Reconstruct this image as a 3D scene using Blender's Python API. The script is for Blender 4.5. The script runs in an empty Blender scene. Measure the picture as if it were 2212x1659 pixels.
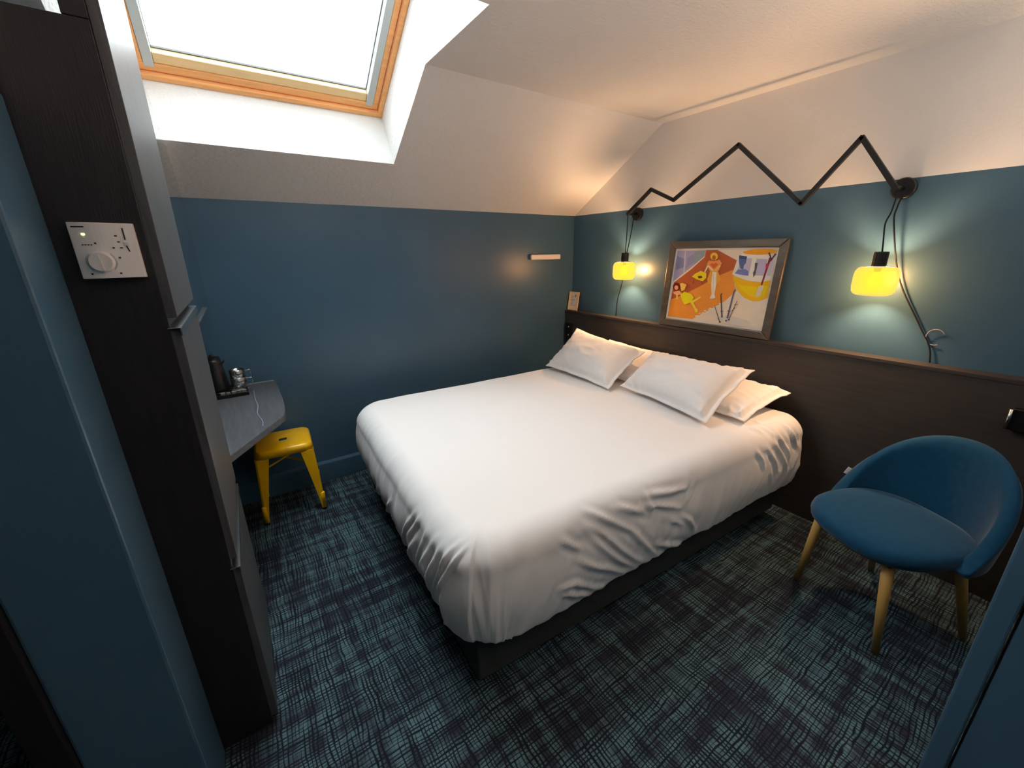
import bpy, bmesh, math, random
from mathutils import Vector, Matrix, noise

random.seed(7)
SC = bpy.context.scene
COL = SC.collection
PI = math.pi

# ------------------------------------------------------------------ camera, sky, exposure
def make_camera():
    yaw, pitch, roll = 0.59556, 0.31212, -0.01402
    fw = Vector((math.sin(yaw)*math.cos(pitch), math.cos(yaw)*math.cos(pitch), -math.sin(pitch)))
    rt = Vector((math.cos(yaw), -math.sin(yaw), 0)); up = rt.cross(fw)
    c, s = math.cos(roll), math.sin(roll)
    r2, u2 = c*rt + s*up, -s*rt + c*up
    m = Matrix(((r2.x, u2.x, -fw.x, -2.61258), (r2.y, u2.y, -fw.y, -2.85174), (r2.z, u2.z, -fw.z, 1.5), (0, 0, 0, 1)))
    cam = bpy.data.cameras.new('camera'); cam.sensor_fit = 'HORIZONTAL'; cam.sensor_width = 36
    cam.lens = 882.485/2212*36; cam.clip_start = 0.02
    o = bpy.data.objects.new('camera', cam); COL.objects.link(o); o.matrix_world = m
    SC.camera = o
make_camera()

SKY_STRENGTH = 14.8
W = bpy.data.worlds.new('overcast_sky'); SC.world = W; W.use_nodes = True
nt = W.node_tree; nt.nodes.clear()
wo = nt.nodes.new('ShaderNodeOutputWorld'); bg = nt.nodes.new('ShaderNodeBackground')
tc = nt.nodes.new('ShaderNodeTexCoord'); nz = nt.nodes.new('ShaderNodeTexNoise'); cr = nt.nodes.new('ShaderNodeValToRGB')
nz.inputs['Scale'].default_value = 3.0; nz.inputs['Detail'].default_value = 4
cr.color_ramp.elements[0].position = 0.3; cr.color_ramp.elements[0].color = (0.80, 0.88, 0.98, 1)
cr.color_ramp.elements[1].position = 0.7; cr.color_ramp.elements[1].color = (0.95, 1.0, 1.0, 1)
nt.links.new(tc.outputs['Generated'], nz.inputs['Vector']); nt.links.new(nz.outputs['Fac'], cr.inputs['Fac'])
nt.links.new(cr.outputs['Color'], bg.inputs['Color']); bg.inputs['Strength'].default_value = SKY_STRENGTH
nt.links.new(bg.outputs['Background'], wo.inputs['Surface'])

BULB = 32.0            # watts of each of the two pendant lamps
def fill_uplight(name, loc, watts, col):
    # added fill lights without fixtures, unseen behind the camera, aimed up at the ceiling
    l = bpy.data.lights.new(name, 'AREA'); l.shape = 'DISK'; l.size = 0.5; l.energy = watts; l.color = col
    o = bpy.data.objects.new(name, l); COL.objects.link(o); o.location = loc; o.rotation_euler = (math.pi, 0, 0)
fill_uplight('nook_fill', (-0.70, -3.45, 1.45), 11.0, (1.0, 0.90, 0.80))  # added fill for the right wall and ceiling, no lamp stands there
fill_uplight('entry_fill', (-1.75, -3.25, 1.55), 23.0, (1.0, 0.84, 0.72))  # added fill that stands in for the entrance lighting
SC.view_settings.view_transform = 'Standard'; SC.view_settings.look = 'None'
SC.view_settings.gamma = 1.0; SC.view_settings.use_curve_mapping = False
SC.view_settings.exposure = 0.0
try:
    SC.cycles.max_bounces = 14; SC.cycles.diffuse_bounces = 8; SC.cycles.transparent_max_bounces = 16
    SC.cycles.use_denoising = True; SC.cycles.sample_clamp_indirect = 6.0
    SC.cycles.caustics_reflective = False; SC.cycles.caustics_refractive = False
except Exception:
    pass

# ------------------------------------------------------------------ helpers
def lin(c):
    return tuple(((v/255)/12.92 if v/255 <= 0.04045 else ((v/255+0.055)/1.055)**2.4) for v in c) + (1.0,)

def mat(name, col, rough=0.6, spec=0.4, metal=0.0, var=0.0, vscale=6.0, bump=0.0, bscale=60.0, stretch=None, coat=0.0, sheen=0.0, bdist=0.004):
    m = bpy.data.materials.new(name); m.use_nodes = True; t = m.node_tree; n = t.nodes
    b = n['Principled BSDF']
    b.inputs['Roughness'].default_value = rough; b.inputs['Metallic'].default_value = metal
    b.inputs['Specular IOR Level'].default_value = spec
    if coat: b.inputs['Coat Weight'].default_value = coat; b.inputs['Coat Roughness'].default_value = 0.15
    if sheen: b.inputs['Sheen Weight'].default_value = sheen; b.inputs['Sheen Roughness'].default_value = 0.4
    c = lin(col)
    tcn = n.new('ShaderNodeTexCoord'); mp = n.new('ShaderNodeMapping')
    t.links.new(tcn.outputs['Object'], mp.inputs['Vector'])
    if stretch: mp.inputs['Scale'].default_value = stretch
    if var > 0:
        nz = n.new('ShaderNodeTexNoise'); nz.inputs['Scale'].default_value = vscale; nz.inputs['Detail'].default_value = 6
        t.links.new(mp.outputs['Vector'], nz.inputs['Vector'])
        r = n.new('ShaderNodeValToRGB'); r.color_ramp.elements[0].position = 0.3; r.color_ramp.elements[1].position = 0.7
        r.color_ramp.elements[0].color = tuple(x*(1-var) for x in c[:3]) + (1,)
        r.color_ramp.elements[1].color = tuple(min(1, x*(1+var)) for x in c[:3]) + (1,)
        t.links.new(nz.outputs['Fac'], r.inputs['Fac']); t.links.new(r.outputs['Color'], b.inputs['Base Color'])
    else:
        b.inputs['Base Color'].default_value = c
    if bump > 0:
        nb = n.new('ShaderNodeTexNoise'); nb.inputs['Scale'].default_value = bscale; nb.inputs['Detail'].default_value = 4
        t.links.new(mp.outputs['Vector'], nb.inputs['Vector'])
        bp = n.new('ShaderNodeBump'); bp.inputs['Strength'].default_value = bump; bp.inputs['Distance'].default_value = bdist
        t.links.new(nb.outputs['Fac'], bp.inputs['Height']); t.links.new(bp.outputs['Normal'], b.inputs['Normal'])
    return m

def link(name, me, mats, parent=None):
    if not isinstance(mats, (list, tuple)): mats = [mats]
    for m in mats: me.materials.append(m)
    o = bpy.data.objects.new(name, me); COL.objects.link(o)
    if parent: o.parent = parent
    return o

def obj(name, bm, mats, parent=None, smooth=False, bevel=0.0, seg=2, auto=None):
    bmesh.ops.recalc_face_normals(bm, faces=bm.faces)
    me = bpy.data.meshes.new(name); bm.to_mesh(me); bm.free()
    if smooth: me.polygons.foreach_set('use_smooth', [True]*len(me.polygons))
    o = link(name, me, mats, parent)
    if bevel:
        bv = o.modifiers.new('bevel', 'BEVEL'); bv.width = bevel; bv.segments = seg; bv.limit_method = 'ANGLE'; bv.angle_limit = 0.6
    return o

def thing(name, label, cat, loc=(0, 0, 0), rotz=0.0, group=None):
    o = bpy.data.objects.new(name, None); COL.objects.link(o); o.empty_display_size = 0.1
    o.location = loc; o.rotation_euler = (0, 0, rotz); o['label'] = label; o['category'] = cat
    if group: o['group'] = group
    return o

def tag(o, label, cat, group=None):
    o['label'] = label; o['category'] = cat
    if group: o['group'] = group
    return o

def struct(o):
    o['kind'] = 'structure'; return o

def box(bm, x0, x1, y0, y1, z0, z1, mi=0):
    v = [bm.verts.new(p) for p in ((x0,y0,z0),(x1,y0,z0),(x1,y1,z0),(x0,y1,z0),(x0,y0,z1),(x1,y0,z1),(x1,y1,z1),(x0,y1,z1))]
    for f in ((0,3,2,1),(4,5,6,7),(0,1,5,4),(1,2,6,5),(2,3,7,6),(3,0,4,7)):
        bm.faces.new([v[i] for i in f]).material_index = mi
    return v

def BOX(*a, mi=0):
    bm = bmesh.new(); box(bm, *a, mi=mi); return bm

def prism(bm, pts, vec, mi=0):
    """closed polygon pts (3-D) extruded along vec"""
    vec = Vector(vec)
    a = [bm.verts.new(p) for p in pts]; b = [bm.verts.new(Vector(p)+vec) for p in pts]
    bm.faces.new(a).material_index = mi; bm.faces.new(b[::-1]).material_index = mi
    n = len(pts)
    for i in range(n):
        bm.faces.new((a[i], b[i], b[(i+1) % n], a[(i+1) % n])).material_index = mi

def PRISM(pts, vec):
    bm = bmesh.new(); prism(bm, pts, vec); return bm

def frame_of(d, ref=Vector((0, 0, 1))):
    d = d.normalized()
    if abs(d.dot(ref)) > 0.97: ref = Vector((1, 0, 0))
    u = d.cross(ref).normalized(); return u, u.cross(d).normalized()

def tube(bm, pts, r, seg=10, caps=True, taper=None, mi=0):
    pts = [Vector(p) for p in pts]; rings = []
    u = None
    for i, p in enumerate(pts):
        d = (pts[min(i+1, len(pts)-1)] - pts[max(i-1, 0)]).normalized()
        if u is None: u, w = frame_of(d)
        else:
            u = (u - d*u.dot(d)).normalized(); w = u.cross(d)
        rr = r if taper is None else taper[i]
        rings.append([bm.verts.new(p + (u*math.cos(2*PI*k/seg) + w*math.sin(2*PI*k/seg))*rr) for k in range(seg)])
    for a, b in zip(rings[:-1], rings[1:]):
        for k in range(seg):
            bm.faces.new((a[k], a[(k+1) % seg], b[(k+1) % seg], b[k])).material_index = mi
    if caps:
        bm.faces.new(rings[0][::-1]).material_index = mi; bm.faces.new(rings[-1]).material_index = mi

def TUBE(*a, **k):
    bm = bmesh.new(); tube(bm, *a, **k); return bm

def lathe(bm, prof, c=(0, 0, 0), seg=24, ribs=0.0, mi=0, close=False):
    """prof: list of (radius, z); radius 0 ends make a cap"""
    rings = []
    for r, z in prof:
        if r <= 1e-6: rings.append([bm.verts.new((c[0], c[1], c[2]+z))])
        else:
            rings.append([bm.verts.new((c[0]+r*(1+(ribs if k % 2 else -ribs))*math.cos(2*PI*k/seg), c[1]+r*(1+(ribs if k % 2 else -ribs))*math.sin(2*PI*k/seg), c[2]+z)) for k in range(seg)])
    for a, b in zip(rings[:-1], rings[1:]):
        for k in range(seg):
            k2 = (k+1) % seg
            if len(a) == 1 and len(b) == 1: continue
            if len(a) == 1: f = bm.faces.new((a[0], b[k2], b[k]))
            elif len(b) == 1: f = bm.faces.new((a[k], a[k2], b[0]))
            else: f = bm.faces.new((a[k], a[k2], b[k2], b[k]))
            f.material_index = mi

def LATHE(*a, **k):
    bm = bmesh.new(); lathe(bm, *a, **k); return bm

def smooth_pts(pts, n=8):
    """Catmull-Rom through pts"""
    P = [Vector(p) for p in pts]; P = [P[0]*2-P[1]] + P + [P[-1]*2-P[-2]]; out = []
    for i in range(1, len(P)-2):
        for k in range(n):
            t = k/n; a, b, c, d = P[i-1:i+3]
            out.append(0.5*((2*b)+(c-a)*t+(2*a-5*b+4*c-d)*t*t+(3*b-a-3*c+d)*t**3))
    out.append(P[-2]); return out

# ------------------------------------------------------------------ materials
M = {}
M['blue'] = mat('blue_wall_paint', (68, 100, 122), 0.34, 0.5, var=0.05, vscale=3, bump=0.10, bscale=160)
M['white'] = mat('white_wall_paint', (240, 237, 234), 0.8, 0.2, var=0.02, vscale=2, bump=0.25, bscale=90, bdist=0.003)
M['ceiling'] = mat('ceiling_orange_peel_plaster', (240, 237, 234), 0.8, 0.2, var=0.02, vscale=2, bump=0.55, bscale=62, stretch=(0.7, 1.3, 1.3), bdist=0.006)
M['stucco'] = mat('rough_white_plaster', (226, 226, 224), 0.85, 0.2, var=0.03, vscale=5, bump=0.55, bscale=70, bdist=0.008)
M['door_wood_lit'] = mat('dark_oak_door_lit', (76, 76, 78), 0.42, 0.5, var=0.25, vscale=9, bump=0.25, bscale=40, stretch=(9, 9, 0.7), bdist=0.002)  # same oak as the side panel, lightened: window light painted into the doors
M['dark_wood'] = mat('dark_grey_oak', (34, 30, 33), 0.42, 0.5, var=0.28, vscale=9, bump=0.25, bscale=40, stretch=(9, 9, 0.7), bdist=0.002)
M['desk_wood'] = mat('grey_oak_worktop', (84, 86, 90), 0.40, 0.5, var=0.22, vscale=9, bump=0.2, bscale=40, stretch=(9, 0.8, 9), bdist=0.002)
M['head_wood'] = mat('charcoal_headboard', (60, 55, 52), 0.5, 0.4, var=0.14, vscale=8, bump=0.15, bscale=60, stretch=(6, 0.6, 6))
M['trim_dark'] = mat('black_brown_trim', (30, 27, 30), 0.5, 0.4)
M['black_metal'] = mat('black_metal', (24, 23, 24), 0.42, 0.5, var=0.1)
M['black_plastic'] = mat('black_plastic', (20, 20, 22), 0.35, 0.5)
M['cord'] = mat('black_cord', (18, 18, 19), 0.6)
M['chrome'] = mat('brushed_metal', (200, 200, 198), 0.25, 0.5, metal=1.0)
M['pine'] = mat('pine_frame', (238, 172, 108), 0.5, 0.4, var=0.10, vscale=5, stretch=(1.2, 14, 14), bump=0.08)
M['pine_pale'] = mat('pine_rail', (232, 196, 142), 0.5, 0.4, var=0.06, vscale=5, stretch=(1.2, 14, 14))
M['alu'] = mat('pale_aluminium', (186, 192, 190), 0.45, 0.5)
M['gasket'] = mat('grey_gasket', (80, 84, 82), 0.6)
M['linen'] = mat('white_cotton', (242, 239, 237), 0.9, 0.15, bump=0.10, bscale=260, bdist=0.001)
M['mattress'] = mat('mattress_cloth', (222, 218, 214), 0.9, 0.1)
M['bed_base'] = mat('charcoal_bed_base', (62, 63, 63), 0.8, 0.2, var=0.1, vscale=30, bump=0.15, bscale=300)
M['yellow'] = mat('yellow_lacquer', (255, 192, 2), 0.28, 0.5, coat=0.4, var=0.02)
M['rubber'] = mat('black_rubber', (16, 16, 16), 0.8)
M['teal_fabric'] = mat('petrol_blue_fabric', (20, 68, 98), 0.95, 0.15, var=0.10, vscale=40, bump=0.3, bscale=500, sheen=0.25, bdist=0.001)
M['beech'] = mat('pale_beech', (196, 152, 84), 0.5, 0.4, var=0.10, vscale=6, stretch=(10, 10, 1))
M['plastic_white'] = mat('white_plastic', (238, 230, 224), 0.45, 0.4)
M['print_dark'] = mat('dark_print', (40, 34, 34), 0.6)
M['pewter'] = mat('pewter_frame', (112, 105, 96), 0.36, 0.5, metal=0.6, var=0.15, vscale=8, stretch=(5, 1, 5))
M['paper'] = mat('cream_paper', (228, 220, 208), 0.7)
M['tagcloth'] = mat('white_label_cloth', (225, 225, 225), 0.8)
M['silver'] = mat('silver_foil', (190, 188, 182), 0.35, 0.5, metal=0.7)
M['grey_cable'] = mat('pale_grey_cable', (150, 152, 168), 0.5)

def carpet():
    m = bpy.data.materials.new('crosshatched_carpet'); m.use_nodes = True; t = m.node_tree; n = t.nodes; L = t.links
    b = n['Principled BSDF']; b.inputs['Roughness'].default_value = 0.95; b.inputs['Specular IOR Level'].default_value = 0.15
    tcn = n.new('ShaderNodeTexCoord')
    def math_(op, a, bb=None, c=None):
        k = n.new('ShaderNodeMath'); k.operation = op
        for i, v in enumerate((a, bb, c)):
            if v is None: continue
            if isinstance(v, (int, float)): k.inputs[i].default_value = v
            else: L.new(v, k.inputs[i])
        return k.outputs[0]
    def noise_(scale, stretch, detail=2):
        mp = n.new('ShaderNodeMapping'); mp.inputs['Scale'].default_value = stretch
        L.new(tcn.outputs['Object'], mp.inputs['Vector'])
        k = n.new('ShaderNodeTexNoise'); k.inputs['Scale'].default_value = scale; k.inputs['Detail'].default_value = detail
        L.new(mp.outputs['Vector'], k.inputs['Vector']); return k.outputs['Fac']
    sep = n.new('ShaderNodeSeparateXYZ'); L.new(tcn.outputs['Object'], sep.inputs[0])
    def threads(coord, freq, wob1, wob2, gap):
        c = math_('MULTIPLY', coord, freq)
        c = math_('ADD', c, math_('MULTIPLY', wob1, 3.6)); c = math_('ADD', c, math_('MULTIPLY', wob2, 1.0))
        v = math_('PINGPONG', c, 0.5)                       # 0 on a thread, 0.5 between two
        mr = n.new('ShaderNodeMapRange'); mr.interpolation_type = 'SMOOTHSTEP'
        L.new(math_('ADD', v, math_('MULTIPLY', math_('SUBTRACT', gap, 0.5), 0.8)), mr.inputs['Value'])
        mr.inputs['From Min'].default_value = 0.04; mr.inputs['From Max'].default_value = 0.26
        return mr.outputs['Result']
    cell = math_('MULTIPLY', threads(sep.outputs[0], 78, noise_(1.0, (9, 3.0, 1), 1), noise_(1.0, (40, 16, 1), 1), noise_(1.0, (55, 5, 1), 2)),
                 threads(sep.outputs[1], 86, noise_(1.0, (3.0, 9, 1), 1), noise_(1.0, (16, 40, 1), 1), noise_(1.0, (5, 55, 1), 2)))
    big = noise_(1.0, (26, 2.2, 1), 2); big2 = noise_(1.0, (2.4, 22, 1), 2)
    patch = math_('MULTIPLY', math_('ADD', big, big2), 0.5)
    rp = n.new('ShaderNodeValToRGB'); rp.color_ramp.elements[0].position = 0.42; rp.color_ramp.elements[1].position = 0.57
    rp.color_ramp.elements[0].color = lin((50, 52, 64)); rp.color_ramp.elements[1].color = lin((92, 120, 126))
    L.new(patch, rp.inputs['Fac'])
    mx = n.new('ShaderNodeMix'); mx.data_type = 'RGBA'
    mx.inputs[6].default_value = lin((27, 32, 40)); L.new(cell, mx.inputs['Factor']); L.new(rp.outputs['Color'], mx.inputs[7])
    L.new(mx.outputs[2], b.inputs['Base Color'])
    fine = noise_(420, (1, 1, 1), 2)
    bp = n.new('ShaderNodeBump'); bp.inputs['Strength'].default_value = 0.5; bp.inputs['Distance'].default_value = 0.004
    L.new(math_('ADD', fine, math_('MULTIPLY', cell, 0.6)), bp.inputs['Height']); L.new(bp.outputs['Normal'], b.inputs['Normal'])
    return m
M['carpet'] = carpet()

def glass(name, tint=(1, 1, 1), gloss=0.06, rough=0.02):
    m = bpy.data.materials.new(name); m.use_nodes = True; t = m.node_tree; n = t.nodes; n.clear()
    o = n.new('ShaderNodeOutputMaterial'); mx = n.new('ShaderNodeMixShader')
    tr = n.new('ShaderNodeBsdfTransparent'); tr.inputs['Color'].default_value = tint + (1,)
    gl = n.new('ShaderNodeBsdfGlossy'); gl.inputs['Roughness'].default_value = rough
    lw = n.new('ShaderNodeLayerWeight'); lw.inputs['Blend'].default_value = 0.25
    ml = n.new('ShaderNodeMath'); ml.operation = 'MULTIPLY_ADD'; ml.inputs[1].default_value = 0.55; ml.inputs[2].default_value = gloss
    t.links.new(lw.outputs['Fresnel'], ml.inputs[0]); t.links.new(ml.outputs[0], mx.inputs['Fac'])
    t.links.new(tr.outputs[0], mx.inputs[1]); t.links.new(gl.outputs[0], mx.inputs[2]); t.links.new(mx.outputs[0], o.inputs['Surface'])
    return m
M['pane'] = glass('window_glass', (0.97, 0.99, 0.985), 0.03)
M['clear'] = glass('clear_glass', (0.95, 0.97, 0.97), 0.30, 0.06)

def mirror_mat():
    m = mat('mirror_glass', (210, 220, 222), 0.02, 0.5, metal=1.0); return m
M['mirror'] = mirror_mat()

def emit(name, col, strength):
    m = bpy.data.materials.new(name); m.use_nodes = True; n = m.node_tree.nodes
    b = n['Principled BSDF']; b.inputs['Base Color'].default_value = tuple(min(1, c) for c in col) + (1,)
    b.inputs['Emission Color'].default_value = col + (1,); b.inputs['Emission Strength'].default_value = strength
    return m
M['led'] = emit('green_led', (0.75, 1.0, 0.35), 4.0)

def amber(name, fac, em0, em1):
    """lit amber ribbed glass: glows, and passes a little of the bulb's light"""
    m = bpy.data.materials.new(name); m.use_nodes = True; t = m.node_tree; n = t.nodes; n.clear()
    o = n.new('ShaderNodeOutputMaterial')
    tr = n.new('ShaderNodeBsdfTransparent'); tr.inputs['Color'].default_value = (1.0, 0.80, 0.58, 1)
    em = n.new('ShaderNodeEmission'); em.inputs['Strength'].default_value = 1.0
    lw = n.new('ShaderNodeLayerWeight'); lw.inputs['Blend'].default_value = 0.35
    cr = n.new('ShaderNodeValToRGB')
    cr.color_ramp.elements[0].position = 0.0; cr.color_ramp.elements[0].color = em0
    cr.color_ramp.elements[1].position = 0.75; cr.color_ramp.elements[1].color = em1
    t.links.new(lw.outputs['Facing'], cr.inputs['Fac']); t.links.new(cr.outputs['Color'], em.inputs['Color'])
    m1 = n.new('ShaderNodeMixShader'); m1.inputs['Fac'].default_value = fac
    t.links.new(tr.outputs[0], m1.inputs[1]); t.links.new(em.outputs[0], m1.inputs[2]); t.links.new(m1.outputs[0], o.inputs['Surface'])
    return m
M['amber'] = amber('amber_ribbed_glass', 0.66, (1.15, 1.05, 0.05, 1), (1.45, 0.84, 0.22, 1))
M['bulb'] = amber('lit_bulb_glass', 0.30, (2.0, 1.9, 0.2, 1), (1.6, 1.4, 0.1, 1))

# ------------------------------------------------------------------ room shell
ZB, ZC, YF = 1.791, 2.307, -0.837           # top of the blue paint, flat ceiling, fold between slope and flat
SL = (ZC-ZB)/(-YF)
def zs(y): return ZB - SL*y
XR, XL, YB_, YT = -1.692, -2.92, -0.320, -1.388     # skylight opening
RX0, RX1, RY0, RY1 = -2.80, -1.697, -0.197, -1.23   # window frame on the roof plane
def zr(y): return 2.252 + 0.64*(-y-0.197)
XW, YW = -4.3, -3.9

struct(obj('floor', BOX(XW, 0.0, YW, 0.0, -0.1, 0.0), M['carpet']))
bm = bmesh.new()
prism(bm, [(XW, 0.0, 0), (0.0, 0.0, 0), (0.0, 0.0, ZB), (XW, 0.0, ZB)], (0, 0.12, 0))
struct(obj('wall_back', bm, M['blue']))
bm = bmesh.new()
prism(bm, [(0, 0.12, 0), (0, YW, 0), (0, YW, ZB), (0, 0.12, ZB)], (0.12, 0, 0), 0)
prism(bm, [(0, 0.0, ZB), (0, YW, ZB), (0, YW, ZC), (0, YF, ZC)], (0.12, 0, 0), 1)
struct(obj('wall_right', bm, [M['blue'], M['white']]))

bm = bmesh.new()
def quad(p, mi=0): bm.faces.new([bm.verts.new(q) for q in p]).material_index = mi
s_ = lambda x, y: (x, y, zs(y)); c_ = lambda x, y: (x, y, ZC); r_ = lambda x, y: (x, y, zr(y))
# slope round the opening
quad([s_(XW, 0), s_(0, 0), s_(0, YB_), s_(XW, YB_)]); quad([s_(XR, YB_), s_(0, YB_), s_(0, YF), s_(XR, YF)]); quad([s_(XW, YB_), s_(XL, YB_), s_(XL, YF), s_(XW, YF)])
# flat
quad([c_(XR, YF), c_(0, YF), c_(0, YT), c_(XR, YT)]); quad([c_(XW, YF), c_(XL, YF), c_(XL, YT), c_(XW, YT)]); quad([c_(XW, YT), c_(0, YT), c_(0, YW), c_(XW, YW)])
# shaft reveals
quad([s_(XL, YB_), s_(XR, YB_), r_(RX1, RY0), r_(RX0, RY0)], 1)
quad([s_(XR, YB_), s_(XR, YF), c_(XR, YT), r_(RX1, RY1), r_(RX1, RY0)], 1)
quad([s_(XL, YB_), s_(XL, YF), c_(XL, YT), r_(RX0, RY1), r_(RX0, RY0)], 1)
quad([c_(XL, YT), c_(XR, YT), r_(RX1, RY1), r_(RX0, RY1)], 1)
# roof outside
quad([r_(XW, 0.6), r_(0.3, 0.6), r_(0.3, RY0), r_(XW, RY0)]); quad([r_(RX1, RY0), r_(0.3, RY0), r_(0.3, RY1), r_(RX1, RY1)])
quad([r_(XW, RY0), r_(RX0, RY0), r_(RX0, RY1), r_(XW, RY1)]); quad([r_(XW, RY1), r_(0.3, RY1), r_(0.3, YW), r_(XW, YW)])
bmesh.ops.remove_doubles(bm, verts=bm.verts, dist=1e-5)
struct(obj('ceiling', bm, [M['ceiling'], M['stucco']]))

# closing walls behind the camera and at the far left
struct(obj('wall_front', BOX(XW, 0, YW-0.1, YW, 0, ZC), M['blue']))
struct(obj('wall_far_left', PRISM([(XW, 0.0, 0), (XW, YW, 0), (XW, YW, ZC), (XW, YF, ZC), (XW, 0, ZB)], (-0.1, 0, 0)), M['blue']))
# upper wall box with the mirror; the desk niche below it is deeper
XM = lambda y: -2.712 + 0.019*y
ZM = 1.262
bm = bmesh.new()
v = [bm.verts.new(p) for p in ((XM(0)-0.006, 0, ZM), (XM(-1.05)-0.006, -1.05, ZM), (XM(-1.05)-0.006, -1.05, ZC-0.002), (XM(YF)-0.006, YF, ZC-0.002), (XM(0)-0.006, 0, ZB-0.002))]
bm.faces.new(v)
g = bmesh.ops.extrude_face_region(bm, geom=bm.faces[:]); bmesh.ops.translate(bm, vec=(-0.05, 0, 0), verts=[e for e in g['geom'] if isinstance(e, bmesh.types.BMVert)])
struct(obj('wall_left_upper', bm, M['white']))
struct(obj('wall_left', BOX(-3.3, -3.2, -1.05, 0, 0, ZM), M['blue']))

# baseboard trunking on the back wall
struct(obj('baseboard_back', BOX(-3.19, -0.09, -0.05, 0.0, 0.0, 0.134), M['blue'], bevel=0.004))

# entry piers
bm = bmesh.new(); box(bm, -3.077, -2.887, -1.80, -1.597, 0, ZB, 0); box(bm, -3.077, -2.887, -1.80, -1.597, ZB, ZC, 1)
struct(obj('wall_entry_left', bm, [M['blue'], M['white']], bevel=0.006))
struct(obj('trim_1', BOX(-3.131, -3.077, -1.815, -1.60, 0, 2.1), M['trim_dark'], bevel=0.003))
struct(obj('trim_2', BOX(-1.255, -1.12, -2.899, -2.857, 0, 2.1), M['blue'], bevel=0.005))
bm = bmesh.new(); box(bm, -1.25, -1.13, YW, -2.905, 0, ZB, 0); box(bm, -1.25, -1.13, YW, -2.905, ZB, ZC, 1)
struct(obj('wall_entry_right', bm, [M['blue'], M['white']], bevel=0.003))

# ------------------------------------------------------------------ skylight window
def on_roof(x, y, up): # point on the roof plane lifted along its normal
    n = Vector((0, 0.64, 1)).normalized(); return Vector((x, y, zr(y))) + n*up
def roof_bar(name, x0, x1, y0, y1, u0, u1, m, parent, bevel=0.003):
    bm = bmesh.new()
    prism(bm, [on_roof(x0, y0, u0), on_roof(x1, y0, u0), on_roof(x1, y1, u0), on_roof(x0, y1, u0)], Vector((0, 0.64, 1)).normalized()*(u1-u0))
    return obj(name, bm, m, parent, bevel=bevel)
win = bpy.data.objects.new('window_1', None); COL.objects.link(win); win['kind'] = 'structure'
F = 0.022
WX0, WX1, WY0, WY1 = -2.785, -1.698, -0.197, -1.228
for a in ((WX0, WX1, WY0, WY0-F), (WX0, WX1, WY1+F, WY1), (WX0, WX0+F, WY0-F, WY1+F), (WX1-F, WX1, WY0-F, WY1+F)):
    roof_bar('window_frame', *a, -0.012, 0.09, M['pine'], win)
S0x, S1x, S0y, S1y = WX0+F+0.003, WX1-F-0.003, WY0-F-0.003, WY1+F+0.003
sash = []
for a in ((S0x, S1x, S0y, S0y-0.030), (S0x, S1x, S1y+0.04, S1y), (S0x, S0x+0.030, S0y-0.030, S1y+0.04), (S1x-0.030, S1x, S0y-0.030, S1y+0.04)):
    sash.append(roof_bar('sash', *a, 0.008, 0.06, M['pine'], win))
roof_bar('bottom_rail', S0x+0.068, S1x-0.068, S0y-0.031, S0y-0.070, 0.014, 0.06, M['pine_pale'], win)
for a in ((S0x+0.031, S0x+0.067), (S1x-0.067, S1x-0.031)):
    roof_bar('side_rail', a[0], a[1], S0y-0.018, S1y+0.04, 0.004, 0.05, M['alu'], win)
for a in ((S0x+0.068, S1x-0.068, S0y-0.071, S0y-0.074), (S0x+0.068, S0x+0.071, S0y-0.074, S1y+0.04), (S1x-0.071, S1x-0.068, S0y-0.074, S1y+0.04)):
    roof_bar('gasket', *a, 0.040, 0.05, M['gasket'], win, bevel=0)
roof_bar('pane', S0x+0.03, S1x-0.03, S0y-0.02, S1y+0.03, 0.052, 0.058, M['pane'], win, bevel=0)

# ------------------------------------------------------------------ headboard
HB = 0.989
hb = thing('headboard', 'long charcoal headboard panel running along the blue wall behind the bed', 'headboard', (0, 0, 0))
obj('front_panel', BOX(-0.08, -0.062, -3.3, -0.003, 0.0, HB-0.02), M['head_wood'], hb, bevel=0.002)
obj('top_ledge', BOX(-0.083, -0.002, -3.3, -0.003, HB-0.019, HB), M['head_wood'], hb, bevel=0.002)
obj('core', BOX(-0.0615, -0.004, -3.29, -0.004, 0.0, HB-0.0195), M['head_wood'], hb)

# ------------------------------------------------------------------ bed, duvet, pillows
ANG = math.radians(-2.8)
BO = Vector((-0.095, -0.425, 0))
e1 = Vector((-math.cos(ANG), -math.sin(ANG), 0)); e2 = Vector((math.sin(ANG), -math.cos(ANG), 0))
BL, BW, BZ = 2.02, 1.64, 0.635        # length, width, top height
def bp(a, b, z): return BO + e1*a + e2*b + Vector((0, 0, z))
bed = thing('bed', 'double bed with a charcoal base standing against the headboard', 'bed', BO, 0)
def bedbox(name, a0, a1, b0, b1, z0, z1, m, bev):
    bm = bmesh.new(); pts = [e1*a + e2*b + Vector((0, 0, z0)) for a, b in ((a0, b0), (a1, b0), (a1, b1), (a0, b1))]
    prism(bm, pts, (0, 0, z1-z0)); return obj(name, bm, m, bed, bevel=bev, seg=3)
bedbox('base', 0.03, BL-0.06, 0.05, BW-0.06, 0.05, 0.36, M['bed_base'], 0.01)
bedbox('plinth', 0.06, BL-0.09, 0.09, BW-0.10, 0.0, 0.05, M['bed_base'], 0.004)
bedbox('mattress', 0.03, BL-0.07, 0.075, BW-0.085, 0.362, 0.600, M['mattress'], 0.06)

def ridge(x, y, s):
    return 1 - 2*abs(noise.noise(Vector((x, y, s))))
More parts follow.
